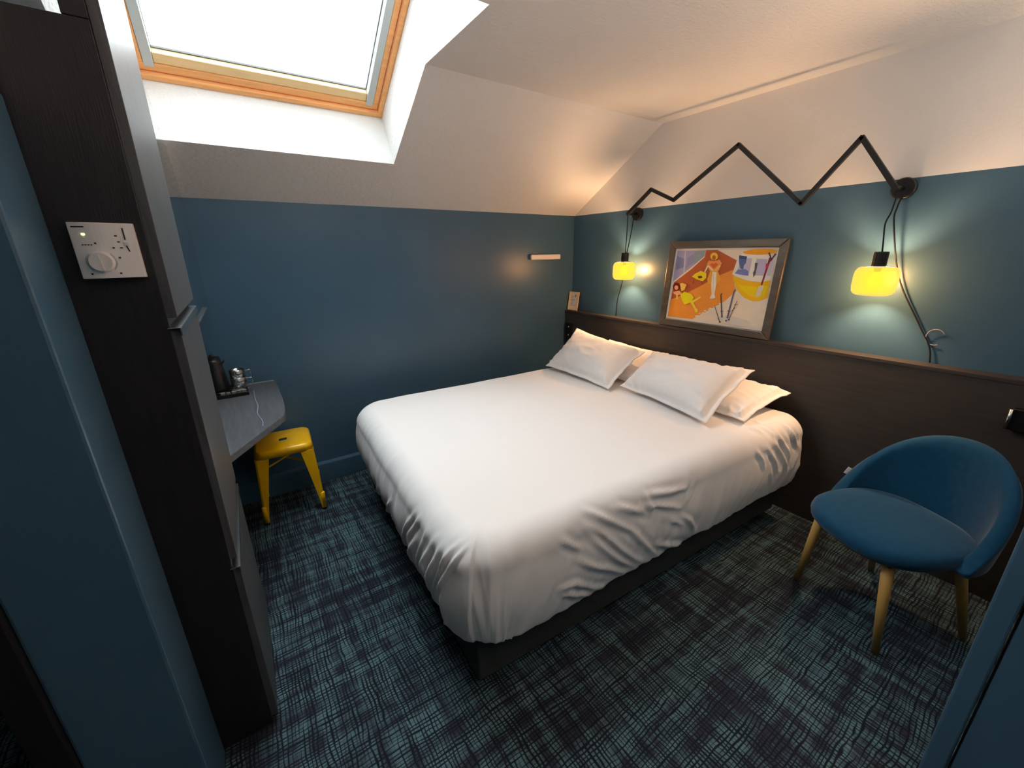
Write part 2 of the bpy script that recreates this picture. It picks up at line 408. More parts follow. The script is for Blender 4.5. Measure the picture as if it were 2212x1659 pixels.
# creases of the cloth: 'R' long chair side (along, down), 'F' foot side (across, down), in metres on the cloth
FOLDS = [('R', [(1.532, 1.605), (1.464, 1.655), (1.329, 1.752), (1.239, 1.858), (1.131, 1.973)]),
('R', [(1.552, 1.651), (1.468, 1.715), (1.374, 1.825), (1.289, 1.907), (1.218, 1.961)]),
('R', [(1.553, 1.665), (1.479, 1.76), (1.369, 1.88), (1.268, 1.958)]),
('R', [(1.658, 1.667), (1.573, 1.733)]),
('R', [(1.603, 1.758), (1.508, 1.833), (1.435, 1.881), (1.338, 1.962)]),
('R', [(1.687, 1.843), (1.606, 1.854), (1.509, 1.936), (1.396, 1.998)]),
('R', [(1.674, 1.865), (1.59, 1.919), (1.499, 1.974)]),
('R', [(1.383, 1.643), (1.312, 1.678), (1.207, 1.729)]),
('R', [(1.238, 1.638), (1.215, 1.694), (1.203, 1.728)]),
('R', [(1.282, 1.677), (1.169, 1.705), (1.021, 1.77)]),
('R', [(1.196, 1.87), (1.064, 1.949), (0.942, 2.003), (0.842, 2.0)]),
('R', [(0.943, 1.676), (0.965, 1.721), (1.004, 1.762)]),
('R', [(1.227, 1.647), (1.103, 1.672), (0.98, 1.689)]),
('R', [(1.042, 1.803), (0.969, 1.852), (0.893, 1.949)]),
('R', [(1.097, 1.795), (0.994, 1.871)]),
('R', [(0.157, 1.578), (0.131, 1.656), (0.082, 1.735)]),
('R', [(0.273, 1.594), (0.242, 1.648), (0.162, 1.747), (0.149, 1.813)]),
('R', [(0.295, 1.666), (0.221, 1.744), (0.17, 1.821), (0.137, 1.93)]),
('R', [(0.464, 1.664), (0.415, 1.721), (0.397, 1.779)]),
('R', [(0.372, 1.67), (0.296, 1.756), (0.245, 1.839)]),
('R', [(0.139, 1.622), (0.099, 1.689), (0.059, 1.762)]),
('R', [(0.081, 1.636), (0.059, 1.7), (0.042, 1.774)]),
('R', [(0.265, 1.488), (0.273, 1.566), (0.23, 1.632)]),
('R', [(0.31, 1.562), (0.281, 1.639)]),
('R', [(0.389, 1.535), (0.349, 1.601)]),
('R', [(0.32, 1.816), (0.285, 1.924)]),
('F', [(1.364, 2.047), (1.278, 2.199), (1.262, 2.271)]),
('F', [(1.426, 2.026), (1.364, 2.156), (1.359, 2.236)]),
('F', [(1.479, 2.024), (1.414, 2.165), (1.377, 2.25)]),
('F', [(1.539, 1.992), (1.497, 2.118), (1.415, 2.267)]),
('F', [(1.586, 1.994), (1.551, 2.093), (1.478, 2.243)]),
('F', [(1.243, 2.033), (1.141, 2.151), (1.069, 2.261)]),
('F', [(1.273, 2.041), (1.175, 2.17)]),
('F', [(0.939, 2.144), (0.785, 2.29), (0.809, 2.324)]),
('F', [(0.497, 2.193), (0.394, 2.309), (0.424, 2.349)]),
('F', [(0.711, 2.186), (0.593, 2.324)]),
('F', [(1.271, 2.126), (1.184, 2.236), (1.196, 2.289)]),
('F', [(1.607, 2.267), (1.593, 2.302)]),
('R', [(1.879, 1.935), (1.913, 1.979)])]

def crease(side, u, v):
    w = 0.0
    for sd, pts, lo, hi in FOLD_BOX:
        if sd != side or not (lo[0] < u < hi[0] and lo[1] < v < hi[1]): continue
        best, bt = 1.0, 0.0; n = len(pts)-1
        for k in range(n):
            (x0, y0), (x1, y1) = pts[k], pts[k+1]; dx, dy = x1-x0, y1-y0
            t = min(1, max(0, ((u-x0)*dx+(v-y0)*dy)/(dx*dx+dy*dy)))
            d = math.hypot(u-x0-t*dx, v-y0-t*dy)
            if d < best: best, bt = d, (k+t)/n
        env = min(1, 4*bt*(1-bt)+0.18)
        w += env*(0.0105*math.exp(-(best/0.0095)**2) - 0.0045*math.exp(-((best-0.022)/0.012)**2))
    return w
FOLD_BOX = [(sd, pts, (min(p[0] for p in pts)-0.05, min(p[1] for p in pts)-0.05), (max(p[0] for p in pts)+0.05, max(p[1] for p in pts)+0.05)) for sd, pts in FOLDS]
def make_duvet():
    r = 0.10; rc = 0.075; step = 0.0105
    ia0, ia1, ib0, ib1 = -0.10, BL-r-rc, r+rc, BW-r-rc          # flat part; the head end runs on under the pillows
    arc = r*PI/2; tuck = 0.09
    def hem(a, b, foot, right):
        return 0.205 + (0.075 if right else 0.0)
    ext = rc+arc+0.28+tuck
    A = [i*step for i in range(int((ia1+ext)/step)+1)]; A = [a for a in A if a >= 0.012]
    n2 = int((ib1-ib0+2*ext)/step)
    B = [ib0-ext + (ib1-ib0+2*ext)*i/n2 for i in range(n2+1)]
    bm = bmesh.new(); grid = []
    for a in A:
        row = []
        for b in B:
            ca, cb = min(a, ia1), min(max(b, ib0), ib1)
            da, db = a-ca, b-cb
            m_ = max(abs(da), abs(db)); l = math.hypot(da, db)
            ux, uy = (da/l, db/l) if l > 1e-9 else (0, 0)
            corner = min(abs(da), abs(db))/max(m_, 1e-6) if m_ > 0 else 0
            # share of the long chair side, of the wall side and of the foot in this point
            sr = max(0, uy)**2; sl_ = max(0, -uy)**2; sf = max(0, ux)**2
            drop = 0.205 + 0.070*sr + 0.030*sf*min(1, max(0, (b-0.5)/1.1))
            d0 = m_/ext*(rc+arc+drop+tuck); dd = d0-rc
            if dd <= 0: R_, Z_, t = d0, 0.0, 0.0
            elif dd < arc: t = dd/r; R_, Z_ = rc+r*math.sin(t), -r*(1-math.cos(t))
            elif dd < arc+drop: u = (dd-arc)/drop; t = PI/2; R_, Z_ = rc+r+0.016*math.sin(u*PI), -r-drop*u
            else: u = (dd-arc-drop)/tuck; t = PI/2+1.1*u; R_, Z_ = rc+r-0.075*u, -r-drop-0.030*math.sin(u*PI/2)
            top = 0.012*math.sin(PI*min(1, max(0, (b-ib0)/(ib1-ib0))))*math.sin(PI*min(1, max(0, a/ia1)))
            p = Vector((ca+ux*R_, cb+uy*R_, BZ+Z_+top*(1 if d0 < rc else 0)))
            nrm = Vector((ux*math.sin(t), uy*math.sin(t), math.cos(t)))
            w = 0.0
            if dd > -0.05:
                k = min(1, (dd+0.05)/0.17)**1.4; low = min(1, max(0, (dd-arc*0.6)/(drop*0.8)))
                # q runs along the hem, whichever side the point lies on
                q = (b if sf > 0.5 else (a if uy > 0 else -a)) if corner < 0.02 else (ib1 + math.atan2(db, da)*0.16 if db > 0 else ib0 - math.atan2(-db, da)*0.16)
                if sf <= 0.5 and uy > 0: q = ib1 + 0.25 + (ia1-a)
                slant = 0.55 if sf > 0.5 else 1.9
                wav = noise.noise(Vector((q*2.3, dd*1.5, 7.0)))*0.10
                f1 = ridge((q+dd*slant*0.35+wav)*6.0, dd*1.6, 3.1)
                f2 = ridge((q+dd*slant*0.30+wav)*13.0, dd*2.0, 5.3)
                f3 = ridge((q+dd*slant*0.25)*26.0, dd*2.6, 9.3)
                mod = 0.5+0.5*noise.noise(Vector((q*2.6, dd*2.0, 4.0)))
                if sf > 0.5: mod = 0.25+0.95*min(1, max(0, (b-0.15)/1.2))*(0.55+0.6*mod)
                elif uy > 0: mod = 0.30+0.9*mod
                else: mod = 0.3
                w = k*mod*(0.008*f1 + 0.0085*f2*(0.4+0.6*low) + 0.0045*f3*low)*(1.5 if sf > 0.5 else 0.8)
                if corner > 0.02 and db > 0: w += k*0.011*ridge(math.atan2(db, da)*2.6, dd*1.2, 1.7)*min(1, corner*2)
                p.z += low*0.012*noise.noise(Vector((q*3.3, 5, 2)))
            w += 0.0035*noise.noise(Vector((a*3.2, b*3.2, 0.5))) + 0.0022*max(0, ridge(a*1.3+b*2.4, b*0.7-a*1.9, 2.0)-0.45)
            for (fa, ga, amp, a0, a1) in ((0.42, 0.05, 0.0028, 0.5, 1.25), (0.66, -0.03, 0.0022, 0.2, 0.9), (0.30, 0.04, 0.0022, 1.0, 1.6)):
                dl = (b-(ib0+(ib1-ib0)*fa)) - ga*(a-1)
                if a0 < a < a1: w += amp*math.exp(-(dl/0.007)**2)*math.sin(PI*(a-a0)/(a1-a0))
            if uy > 0.75: w += crease('R', a, ib1+d0)
            elif ux > 0.75: w += crease('F', b, ia1+d0)
            elif uy >= 0 and b > ib1-0.3: w += crease('R', a, b)
            p += nrm*w
            row.append(bm.verts.new(e1*p.x + e2*p.y + Vector((0, 0, p.z))))
        grid.append(row)
    for i in range(len(grid)-1):
        for j in range(len(B)-1):
            bm.faces.new((grid[i][j], grid[i+1][j], grid[i+1][j+1], grid[i][j+1]))
    o = obj('duvet', bm, M['linen'], smooth=True)
    so = o.modifiers.new('cloth', 'SOLIDIFY'); so.thickness = 0.006; so.offset = -1
    o.location = BO
    return tag(o, 'smooth white duvet tucked over the whole double bed', 'duvet')
make_duvet()

def pillow(name, label, BLc, BRc, TRc, TLc, front, back, seed, sag=0.0):
    """cushion over a bilinear patch; the cloth ends in a flat flange"""
    c = [Vector(p) for p in (BLc, BRc, TRc, TLc)]
    mid = sum(c, Vector())/4
    nrm = ((c[1]-c[0]).cross(c[3]-c[0])).normalized()
    if nrm.z < 0: nrm = -nrm
    N, K = 72, 52; bm = bmesh.new(); F_ = []; Bk = []
    for i in range(N+1):
        rf, rb = [], []
        for j in range(K+1):
            u, v = -1+2*i/N, -1+2*j/K
            # edges bow inwards between the pointed corners
            pu = u*(1-0.05*(1-v*v)); pv = v*(1-0.07*(1-u*u))
            s, t = (pu+1)/2, (pv+1)/2
            p = c[0]*(1-s)*(1-t)+c[1]*s*(1-t)+c[2]*s*t+c[3]*(1-s)*t
            U, V = abs(u)/0.915, abs(v)/0.885
            h = max(0, 1-min(1, U)**2.8)**0.60*max(0, 1-min(1, V)**2.6)**0.60
            rim = max(U, V)
            # gathers run in from the seam, deepest towards the corners
            gu = math.exp(-((1-min(1, U))/0.30)**2); gv = math.exp(-((1-min(1, V))/0.34)**2); inside = 1 if rim < 1 else 0
            wr = inside*(gu*(0.35+0.65*abs(v))*0.017*ridge(v*3.6+0.8*u+seed, u*1.1, seed) + gv*(0.3+0.7*abs(u))*0.016*ridge(u*5.2+0.7*v+seed, v*1.2, seed+4))
            wr += 0.016*noise.noise(Vector((u*1.4, v*1.4, seed)))*min(1, h*1.4) + 0.007*ridge(u*2.2+v*1.6+seed, u*1.5-v*2.0, seed+3)*h
            fl = 0.004
            if rim >= 1: wr += 0.011*noise.noise(Vector((u*3.5, v*3.5, seed+9)))*min(1, (rim-1)/0.05)
            rf.append(bm.verts.new(p + nrm*(h*front + wr + fl)))
            rb.append(bm.verts.new(p - nrm*(h*back) + nrm*((wr+fl-0.005) if rim >= 1 else 0) - nrm*0.001))
        F_.append(rf); Bk.append(rb)
    for i in range(N):
        for j in range(K):
            bm.faces.new((F_[i][j], F_[i+1][j], F_[i+1][j+1], F_[i][j+1]))
            bm.faces.new((Bk[i][j], Bk[i][j+1], Bk[i+1][j+1], Bk[i+1][j]))
    for i in range(N):
        bm.faces.new((F_[i][0], Bk[i][0], Bk[i+1][0], F_[i+1][0])); bm.faces.new((F_[i][K], F_[i+1][K], Bk[i+1][K], Bk[i][K]))
    for j in range(K):
        bm.faces.new((F_[0][j], F_[0][j+1], Bk[0][j+1], Bk[0][j])); bm.faces.new((F_[N][j], Bk[N][j], Bk[N][j+1], F_[N][j+1]))
    o = obj(name, bm, M['linen'], smooth=True)
    return tag(o, label, 'pillow', 'pillows on the bed')
pillow('pillow', 'white pillow lying at the back, nearest the corner, mostly hidden by another', (-0.52, -0.58, 0.665), (-0.53, -1.20, 0.665), (-0.13, -1.22, 0.80), (-0.12, -0.60, 0.81), 0.055, 0.015, 2.0)
pillow('pillow', 'white pillow lying at the back by the chair side, one corner sticking out', (-0.54, -1.28, 0.66), (-0.555, -1.925, 0.66), (-0.13, -1.95, 0.735), (-0.12, -1.30, 0.79), 0.05, 0.012, 5.0)
pillow('pillow', 'white pillow propped in front on the corner side of the bed', (-0.70, -0.50, 0.665), (-0.735, -1.165, 0.665), (-0.345, -1.12, 0.845), (-0.335, -0.44, 0.905), 0.10, 0.03, 8.0)
pillow('pillow', 'white pillow propped in front in the middle of the headboard', (-0.64, -1.18, 0.67), (-0.745, -1.83, 0.665), (-0.315, -1.825, 0.87), (-0.35, -1.19, 0.86), 0.105, 0.03, 12.0)

# ------------------------------------------------------------------ cabinet at the left
cx = lambda y: -2.701 + 0.019*y
CY0, CY1 = -1.062, -1.592
cab = thing('cabinet', 'tall dark grey wood cabinet with stacked doors and thermostat on its side', 'cabinet', (0, 0, 0))
D = 0.02
def cprism(name, xa, xb, y0, y1, z0, z1, m, parent, bev=0.0015):
    """box whose x follows the slightly turned front; xa, xb measured from the door face"""
    pts = [(cx(y0)+xa, y0, z0), (cx(y1)+xa, y1, z0), (cx(y1)+xb, y1, z0), (cx(y0)+xb, y0, z0)]
    bm = PRISM(pts, (0, 0, z1-z0))
    for v in bm.verts: v.co.x += 0.020*max(0, (v.co.z-0.6)/1.7)      # the tall front leans a touch into the room
    return obj(name, bm, m, parent, bevel=bev)
cprism('side_panel', -0.46, -D-0.0006, CY1, CY1+0.02, 0.0, 1.94, M['dark_wood'], cab)
cprism('carcass', -0.455, -D-0.004, CY1+0.021, CY0, 0.0, 1.938, M['dark_wood'], cab)
cprism('upper_panel', -0.06, -D-0.0006, CY1, CY0, 1.941, 2.285, M['dark_wood'], cab)
for z0, z1, lip in ((1.362, 2.285, False), (0.668, 1.350, True), (0.03, 0.655, True)):
    dr = cprism('door', -D, 0.0, CY1+0.001, CY0, z0, z1-(0.014 if lip else 0), M['door_wood_lit'], cab)
    if lip:
        h = cprism('handle', -D-0.002, 0.004, CY1-0.012, CY0, z1-0.013, z1-0.010, M['chrome'], dr, 0.0005)
        cprism('handle_lip', 0.001, 0.004, CY1-0.012, CY0, z1-0.030, z1-0.0135, M['chrome'], dr, 0.0005)
cprism('kick_plinth', -0.05, -D-0.01, CY1+0.03, CY0, 0.0, 0.029, M['trim_dark'], cab)

# thermostat on the dark side panel
th = thing('thermostat', 'white room thermostat with round dial on the dark cabinet side', 'thermostat', (-2.806, CY1-0.0005, 1.514))
bm = bmesh.new(); n = 14; w2, h2 = 0.051, 0.0565
fr, bk = [], []
for i in range(n+1):
    u = -1+2*i/n; dp = 0.022 + 0.010*math.cos((u+0.25)*1.7)
    fr.append([bm.verts.new((u*w2*0.985, -dp, z)) for z in (-h2*0.985, h2*0.985)]); bk.append([bm.verts.new((u*w2, 0, z)) for z in (-h2, h2)])
for i in range(n):
    bm.faces.new((fr[i][0], fr[i+1][0], fr[i+1][1], fr[i][1])); bm.faces.new((bk[i][0], bk[i][1], bk[i+1][1], bk[i+1][0]))
    bm.faces.new((fr[i][1], fr[i+1][1], bk[i+1][1], bk[i][1])); bm.faces.new((fr[i][0], bk[i][0], bk[i+1][0], fr[i+1][0]))
bm.faces.new((fr[0][0], fr[0][1], bk[0][1], bk[0][0])); bm.faces.new((fr[n][0], bk[n][0], bk[n][1], fr[n][1]))
obj('housing', bm, M['plastic_white'], th, bevel=0.0015)
def tdep(x): return 0.022 + 0.010*math.cos((x/w2/0.985+0.25)*1.7)
def small_mark(bm, x, z, w, h, rot=0.0, lift=0.0007):
    y = -tdep(x)-lift; c, s = math.cos(rot), math.sin(rot)
    P = [(-w, -h), (w, -h), (w, h), (-w, h)]
    bm.faces.new([bm.verts.new((x+a*c-b*s, -tdep(x+a*c-b*s)-lift, z+a*s+b*c)) for a, b in P])
bm = bmesh.new()
small_mark(bm, -0.034, 0.047, 0.010, 0.0014)
for (x, z) in ((-0.014, 0.015), (0.012, 0.006), (0.017, -0.014), (-0.033, -0.046), (0.012, -0.046)): small_mark(bm, x, z, 0.0018, 0.0016)
for k in range(4): small_mark(bm, -0.034+k*0.0045, 0.012, 0.0016, 0.001)
for k in range(3): small_mark(bm, 0.020+k*0.002, 0.03-k*0.012, 0.0022, 0.0012)
obj('printing', bm, M['print_dark'], th)['kind'] = 'stuff'
bm = bmesh.new(); small_mark(bm, 0.033, 0.034, 0.0012, 0.012); small_mark(bm, 0.034, 0.004, 0.0012, 0.006, 0.25); obj('slider_slot', bm, M['black_plastic'], th)['kind'] = 'stuff'
o = obj('slider', BOX(0.030, 0.037, -tdep(0.033)-0.004, -tdep(0.033)+0.002, 0.010, 0.018), M['plastic_white'], th, bevel=0.0008)
bm = LATHE([(0.0, 0.0), (0.0215, 0.0), (0.0215, 0.004), (0.019, 0.012), (0.018, 0.013), (0.0, 0.013)], seg=32)
bmesh.ops.rotate(bm, verts=bm.verts, matrix=Matrix.Rotation(PI/2, 3, 'X'))
d_ = obj('dial', bm, M['plastic_white'], th, smooth=False); d_.location = (-0.013, -0.0285, -0.022)
o = obj('pointer', BOX(-0.0012, 0.0012, -0.0145, -0.012, -0.017, 0.017), M['plastic_white'], d_); o.rotation_euler = (0, -0.12, 0)
bm = LATHE([(0.0215, 0.0), (0.0245, 0.0), (0.0245, 0.002), (0.0215, 0.002)], seg=32); bmesh.ops.rotate(bm, verts=bm.verts, matrix=Matrix.Rotation(PI/2, 3, 'X'))
o = obj('dial_ring', bm, M['alu'], th); o.location = (-0.013, -0.0285, -0.022)
obj('status_light', BOX(-0.031, -0.026, -tdep(-0.028)-0.001, -tdep(-0.028)+0.001, 0.031, 0.034), M['led'], th)

# ------------------------------------------------------------------ mirror and desk
bm = PRISM([(XM(0), -0.004, ZM), (XM(-1.04), -1.04, ZM), (XM(-1.04), -1.04, ZC-0.06), (XM(YF), YF-0.02, ZC-0.04), (XM(0), -0.004, zs(-0.004)-0.012)], (-0.005, 0, 0))
tag(obj('wall_mirror', bm, M['mirror']), 'tall frameless mirror above the desk niche, cut to the ceiling slope', 'mirror')
tag(obj('mirror_rail', PRISM([(XM(0)+0.006, -0.30, ZM-0.006), (XM(-1.04)+0.006, -1.04, ZM-0.006), (XM(-1.04)-0.004, -1.04, ZM-0.006), (XM(0)-0.004, -0.30, ZM-0.006)], (0, 0, 0.005)), M['chrome']), 'thin metal rail under the lower edge of the mirror', 'rail')
desk = thing('desk', 'small dark grey corner desk with an angled front edge', 'desk', (0, 0, 0))
DZ = 0.76
DP = [(-3.19, -0.003), (-2.466, -0.003), (-2.470, -0.42), (-2.474, -0.52), (-2.482, -0.62), (-2.494, -0.70), (cx(-1.05)-0.004, -1.055), (-3.19, -1.055)]
bm = PRISM([(x, y, DZ-0.03) for x, y in DP], (0, 0, 0.03))
obj('desktop', bm, M['desk_wood'], desk, bevel=0.0015)
obj('back_edge_line', BOX(-2.70, -2.475, -0.007, -0.003, DZ, DZ+0.003), M['alu'], desk)  # thin raised strip draws the pale line along the desk's back edge
obj('bracket', PRISM([(-3.17, -0.055, DZ-0.031), (-2.62, -0.055, DZ-0.031), (-3.17, -0.055, DZ-0.26)], (0, -0.02, 0)), M['dark_wood'], desk)
tag(obj('cable', TUBE(smooth_pts([(-2.592, -0.18, DZ+0.0025), (-2.594, -0.36, DZ+0.0025), (-2.590, -0.48, DZ+0.0025), (-2.600, -0.60, DZ+0.0025), (-2.588, -0.72, DZ+0.0025), (-2.592, -0.80, DZ+0.0025)]), 0.0022, seg=8), M['grey_cable'], smooth=True),
    'thin pale grey line lying across the dark desk', 'cable')  # thin pale tube follows a curved streak on the desktop

# tray, kettle, glass mugs
tray = thing('tray', 'black rectangular welcome tray on the desk in the corner', 'tray', (-2.730, -0.13, DZ), 0.0)
obj('base', BOX(-0.13, 0.115, -0.105, 0.105, 0.0, 0.006), M['black_plastic'], tray)
for a in ((-0.13, 0.115, -0.105, -0.098), (-0.13, 0.115, 0.098, 0.105), (-0.13, -0.123, -0.098, 0.098), (0.108, 0.115, -0.098, 0.098)):
    obj('rim', BOX(*a, 0.006, 0.020), M['black_plastic'], tray, bevel=0.002)
ORD = ('leftmost', 'second', 'third', 'fourth', 'rightmost')
for k in range(5):
    o = obj('sachet', BOX(-0.010, 0.010, -0.003, 0.003, 0, 0.026), M['silver'], bevel=0.001)
    o.location = (-2.734+0.0245*k, -0.224+0.001*k, DZ+0.0065); o.rotation_euler = (0.15, 0, 0.06-0.12*(k % 2))
    tag(o, ORD[k] + ' silver sachet' + (' from the left' if 0 < k < 4 else '') + ' in the row along the front of the black tray', 'sachet', 'silver sachets in the tray')
ke = thing('kettle', 'slim dark kettle standing on the black tray beside the cabinet edge', 'kettle', (-2.752, -0.105, DZ+0.0065), PI*0.85)
obj('body', LATHE([(0, 0.012), (0.055, 0.012), (0.056, 0.03), (0.048, 0.10), (0.040, 0.175), (0.039, 0.190), (0.0, 0.194)], seg=28), M['black_metal'], ke, smooth=True)
obj('power_base', LATHE([(0, 0), (0.058, 0), (0.058, 0.008), (0.054, 0.0115), (0, 0.0115)], seg=28), M['black_plastic'], ke)
obj('lid', LATHE([(0, 0.194), (0.036, 0.193), (0.036, 0.202), (0.012, 0.206), (0.010, 0.216), (0, 0.217)], seg=24), M['black_plastic'], ke)
obj('handle', TUBE(smooth_pts([(0.036, 0.0, 0.178), (0.075, 0, 0.172), (0.083, 0, 0.12), (0.075, 0, 0.06), (0.054, 0, 0.045)]), 0.008, seg=10), M['black_plastic'], ke, smooth=True)
obj('spout', PRISM([(-0.036, -0.012, 0.150), (-0.036, 0.012, 0.150), (-0.062, 0.0, 0.176)], (0, 0, 0.012)), M['black_metal'], ke)
obj('water_gauge', BOX(-0.004, 0.004, 0.0405, 0.0475, 0.10, 0.175), M['silver'], ke, bevel=0.001)
def mug(name, label, loc, r, h, ang):
    t = thing(name, label, 'mug', loc, ang, 'glass mugs on the tray')
    obj('bowl', LATHE([(0, 0.004), (r*0.72, 0.004), (r*0.80, 0.01), (r*0.93, h*0.55), (r, h), (r-0.003, h), (r*0.89, h*0.55), (r*0.74, 0.014), (0, 0.012)], seg=20), M['clear'], t, smooth=True)
    obj('handle', TUBE([(r*0.94, 0, h*0.85), (r*1.7, 0, h*0.88), (r*1.75, 0, h*0.82), (r*1.72, 0, h*0.40), (r*1.66, 0, h*0.35), (r*0.88, 0, h*0.33)], 0.0042, seg=8), M['clear'], t, smooth=True)
    return t
sau = obj('saucer', LATHE([(0, 0), (0.028, 0), (0.040, 0.010), (0.041, 0.012), (0.028, 0.004), (0, 0.004)], seg=24), M['plastic_white'], smooth=True); sau.location = (-2.652, -0.150, DZ+0.0065)
tag(sau, 'small white saucer under the glass mugs on the tray', 'saucer')
mug('glass_mug', 'clear glass mug with square handle standing on the saucer', (-2.652, -0.150, DZ+0.0112), 0.040, 0.080, -0.35)
mug('glass_mug', 'clear glass mug stacked inside the lower glass mug', (-2.652, -0.150, DZ+0.0565), 0.0375, 0.078, -0.2)
sp = obj('spoon', TUBE([(-2.652, -0.150, DZ+0.072), (-2.682, -0.168, DZ+0.162)], 0.0022, seg=8), M['chrome']); tag(sp, 'thin metal spoon leaning in the stacked glass mugs', 'spoon')

# ------------------------------------------------------------------ stool
st = thing('stool', 'yellow metal stool pushed half under the corner desk', 'stool', (-2.500, -0.218, 0), math.radians(-4.5))
SH = 0.452
def rrect(hw, r, z, n=5, cxy=(0, 0)):
    P = []
    for sx, sy, a0 in ((1, 1, 0), (-1, 1, PI/2), (-1, -1, PI), (1, -1, 1.5*PI)):
        for k in range(n+1):
            a = a0+PI/2*k/n; P.append(Vector((cxy[0]+sx*(hw-r)+r*math.cos(a), cxy[1]+sy*(hw-r)+r*math.sin(a), z)))
    return P
bm = bmesh.new(); rings = []
for hw, r, z in ((0.021, 0.007, SH-0.006), (0.021, 0.007, SH-0.003), (0.024, 0.008, SH-0.001), (0.06, 0.02, SH-0.001), (0.133, 0.042, SH), (0.142, 0.048, SH-0.003), (0.148, 0.05, SH-0.010), (0.154, 0.052, SH-0.045), (0.152, 0.050, SH-0.045), (0.146, 0.048, SH-0.012), (0.13, 0.04, SH-0.006), (0.021, 0.007, SH-0.006)):
    rings.append([bm.verts.new(p) for p in rrect(hw, r, z)])
for a, b in zip(rings[:-1], rings[1:]):
    m_ = len(a)
    for k in range(m_): bm.faces.new((a[k], a[(k+1) % m_], b[(k+1) % m_], b[k]))
obj('seat', bm, M['yellow'], st, smooth=True)
for sx, sy in ((1, 1), (-1, 1), (-1, -1), (1, -1)):
    bm = bmesh.new(); secs = []
    # folded sheet leg: an L section that narrows into a small tube at the foot
    for t in (0, 0.25, 0.5, 0.75, 0.9, 1.0):
        z = (SH-0.043)*(1-t)+0.014*t
        o_ = 0.152*(1-t)+0.166*t
        w_ = 0.050*(1-t)**1.1+0.022
        tk = 0.003
        L_ = [(o_, o_-w_), (o_, o_-0.012), (o_-0.004, o_-0.004), (o_-0.012, o_), (o_-w_, o_), (o_-w_, o_-tk), (o_-0.012, o_-tk), (o_-0.0065, o_-0.0065), (o_-tk, o_-0.012), (o_-tk, o_-w_)]
        secs.append([bm.verts.new((sx*x, sy*y, z)) for x, y in L_])
    for a, b in zip(secs[:-1], secs[1:]):
        for k in range(10): bm.faces.new((a[k], a[(k+1) % 10], b[(k+1) % 10], b[k]))
    bm.faces.new(secs[0][::-1]); bm.faces.new(secs[-1])
    lg = obj('leg', bm, M['yellow'], st, bevel=0.001)
    o = obj('foot_tube', LATHE([(0, 0.014), (0.013, 0.014), (0.0145, 0.115), (0.010, 0.12), (0, 0.12)], c=(sx*0.154, sy*0.154, 0), seg=16), M['yellow'], lg, smooth=True)
    o = obj('rubber_foot', LATHE([(0, 0), (0.0125, 0), (0.0145, 0.004), (0.0145, 0.0138), (0, 0.0138)], c=(sx*0.154, sy*0.154, 0), seg=16), M['rubber'], lg)
    o = obj('leg_hole', LATHE([(0, 0), (0.008, 0), (0.008, 0.0006), (0, 0.0006)], seg=14), M['rubber'], lg)
    o.rotation_euler = (0, PI/2, 0) if True else (0, 0, 0); o.location = (sx*0.1598, sy*0.142, 0.235) if sx > 0 else (sx*0.1598-0.0006, sy*0.142, 0.235)
for s in (-1, 1):
    obj('cross_brace', TUBE([(-0.130, -0.130*s, 0.33), (0.130, 0.130*s, 0.33+0.006*s)], 0.0055, seg=8), M['yellow'], st)

# ------------------------------------------------------------------ chair
fdir = Vector((-0.898, 0.44, 0)).normalized(); sdir = Vector((-fdir.y, fdir.x, 0)) ; sdir = -sdir if sdir.y > 0 else sdir
ch = thing('armchair', 'petrol blue upholstered tub chair on pale wooden legs', 'chair', (-0.717, -2.484, 0))
def cp(f, s, z): return fdir*f + sdir*s + Vector((0, 0, z))
S_OFF = 0.010
def seat_mesh():
    bm = bmesh.new(); n = 48; rings = []
    def outline(t, k):
        a = 2*PI*t; c_, s_ = math.cos(a), math.sin(a); e = 2/2.7
        f = abs(c_)**e*(1 if c_ > 0 else -1)*0.232*k - 0.13; s = abs(s_)**e*(1 if s_ > 0 else -1)*(0.232*k)*(1.0-0.04*(f+0.13)/0.23)
        return f, s+S_OFF
    prof = [(0.0, 0.402), (0.80, 0.402), (0.93, 0.408), (0.985, 0.424), (1.0, 0.442), (0.985, 0.458), (0.94, 0.470), (0.85, 0.477), (0.6, 0.480), (0.3, 0.478), (0.0, 0.477)]
    for k, z in prof:
        if k == 0: rings.append([bm.verts.new(cp(-0.13, S_OFF, z))])
        else: rings.append([bm.verts.new(cp(*outline(i/n, k), z - 0.012*max(0, (outline(i/n, k)[0]+0.13)/0.23)**2)) for i in range(n)])
    for a, b in zip(rings[:-1], rings[1:]):
        for i in range(n):
            j = (i+1) % n
            if len(a) == 1: bm.faces.new((a[0], b[j], b[i]))
            elif len(b) == 1: bm.faces.new((a[i], a[j], b[0]))
            else: bm.faces.new((a[i], a[j], b[j], b[i]))
    return bm
obj('seat', seat_mesh(), M['teal_fabric'], ch, smooth=True)
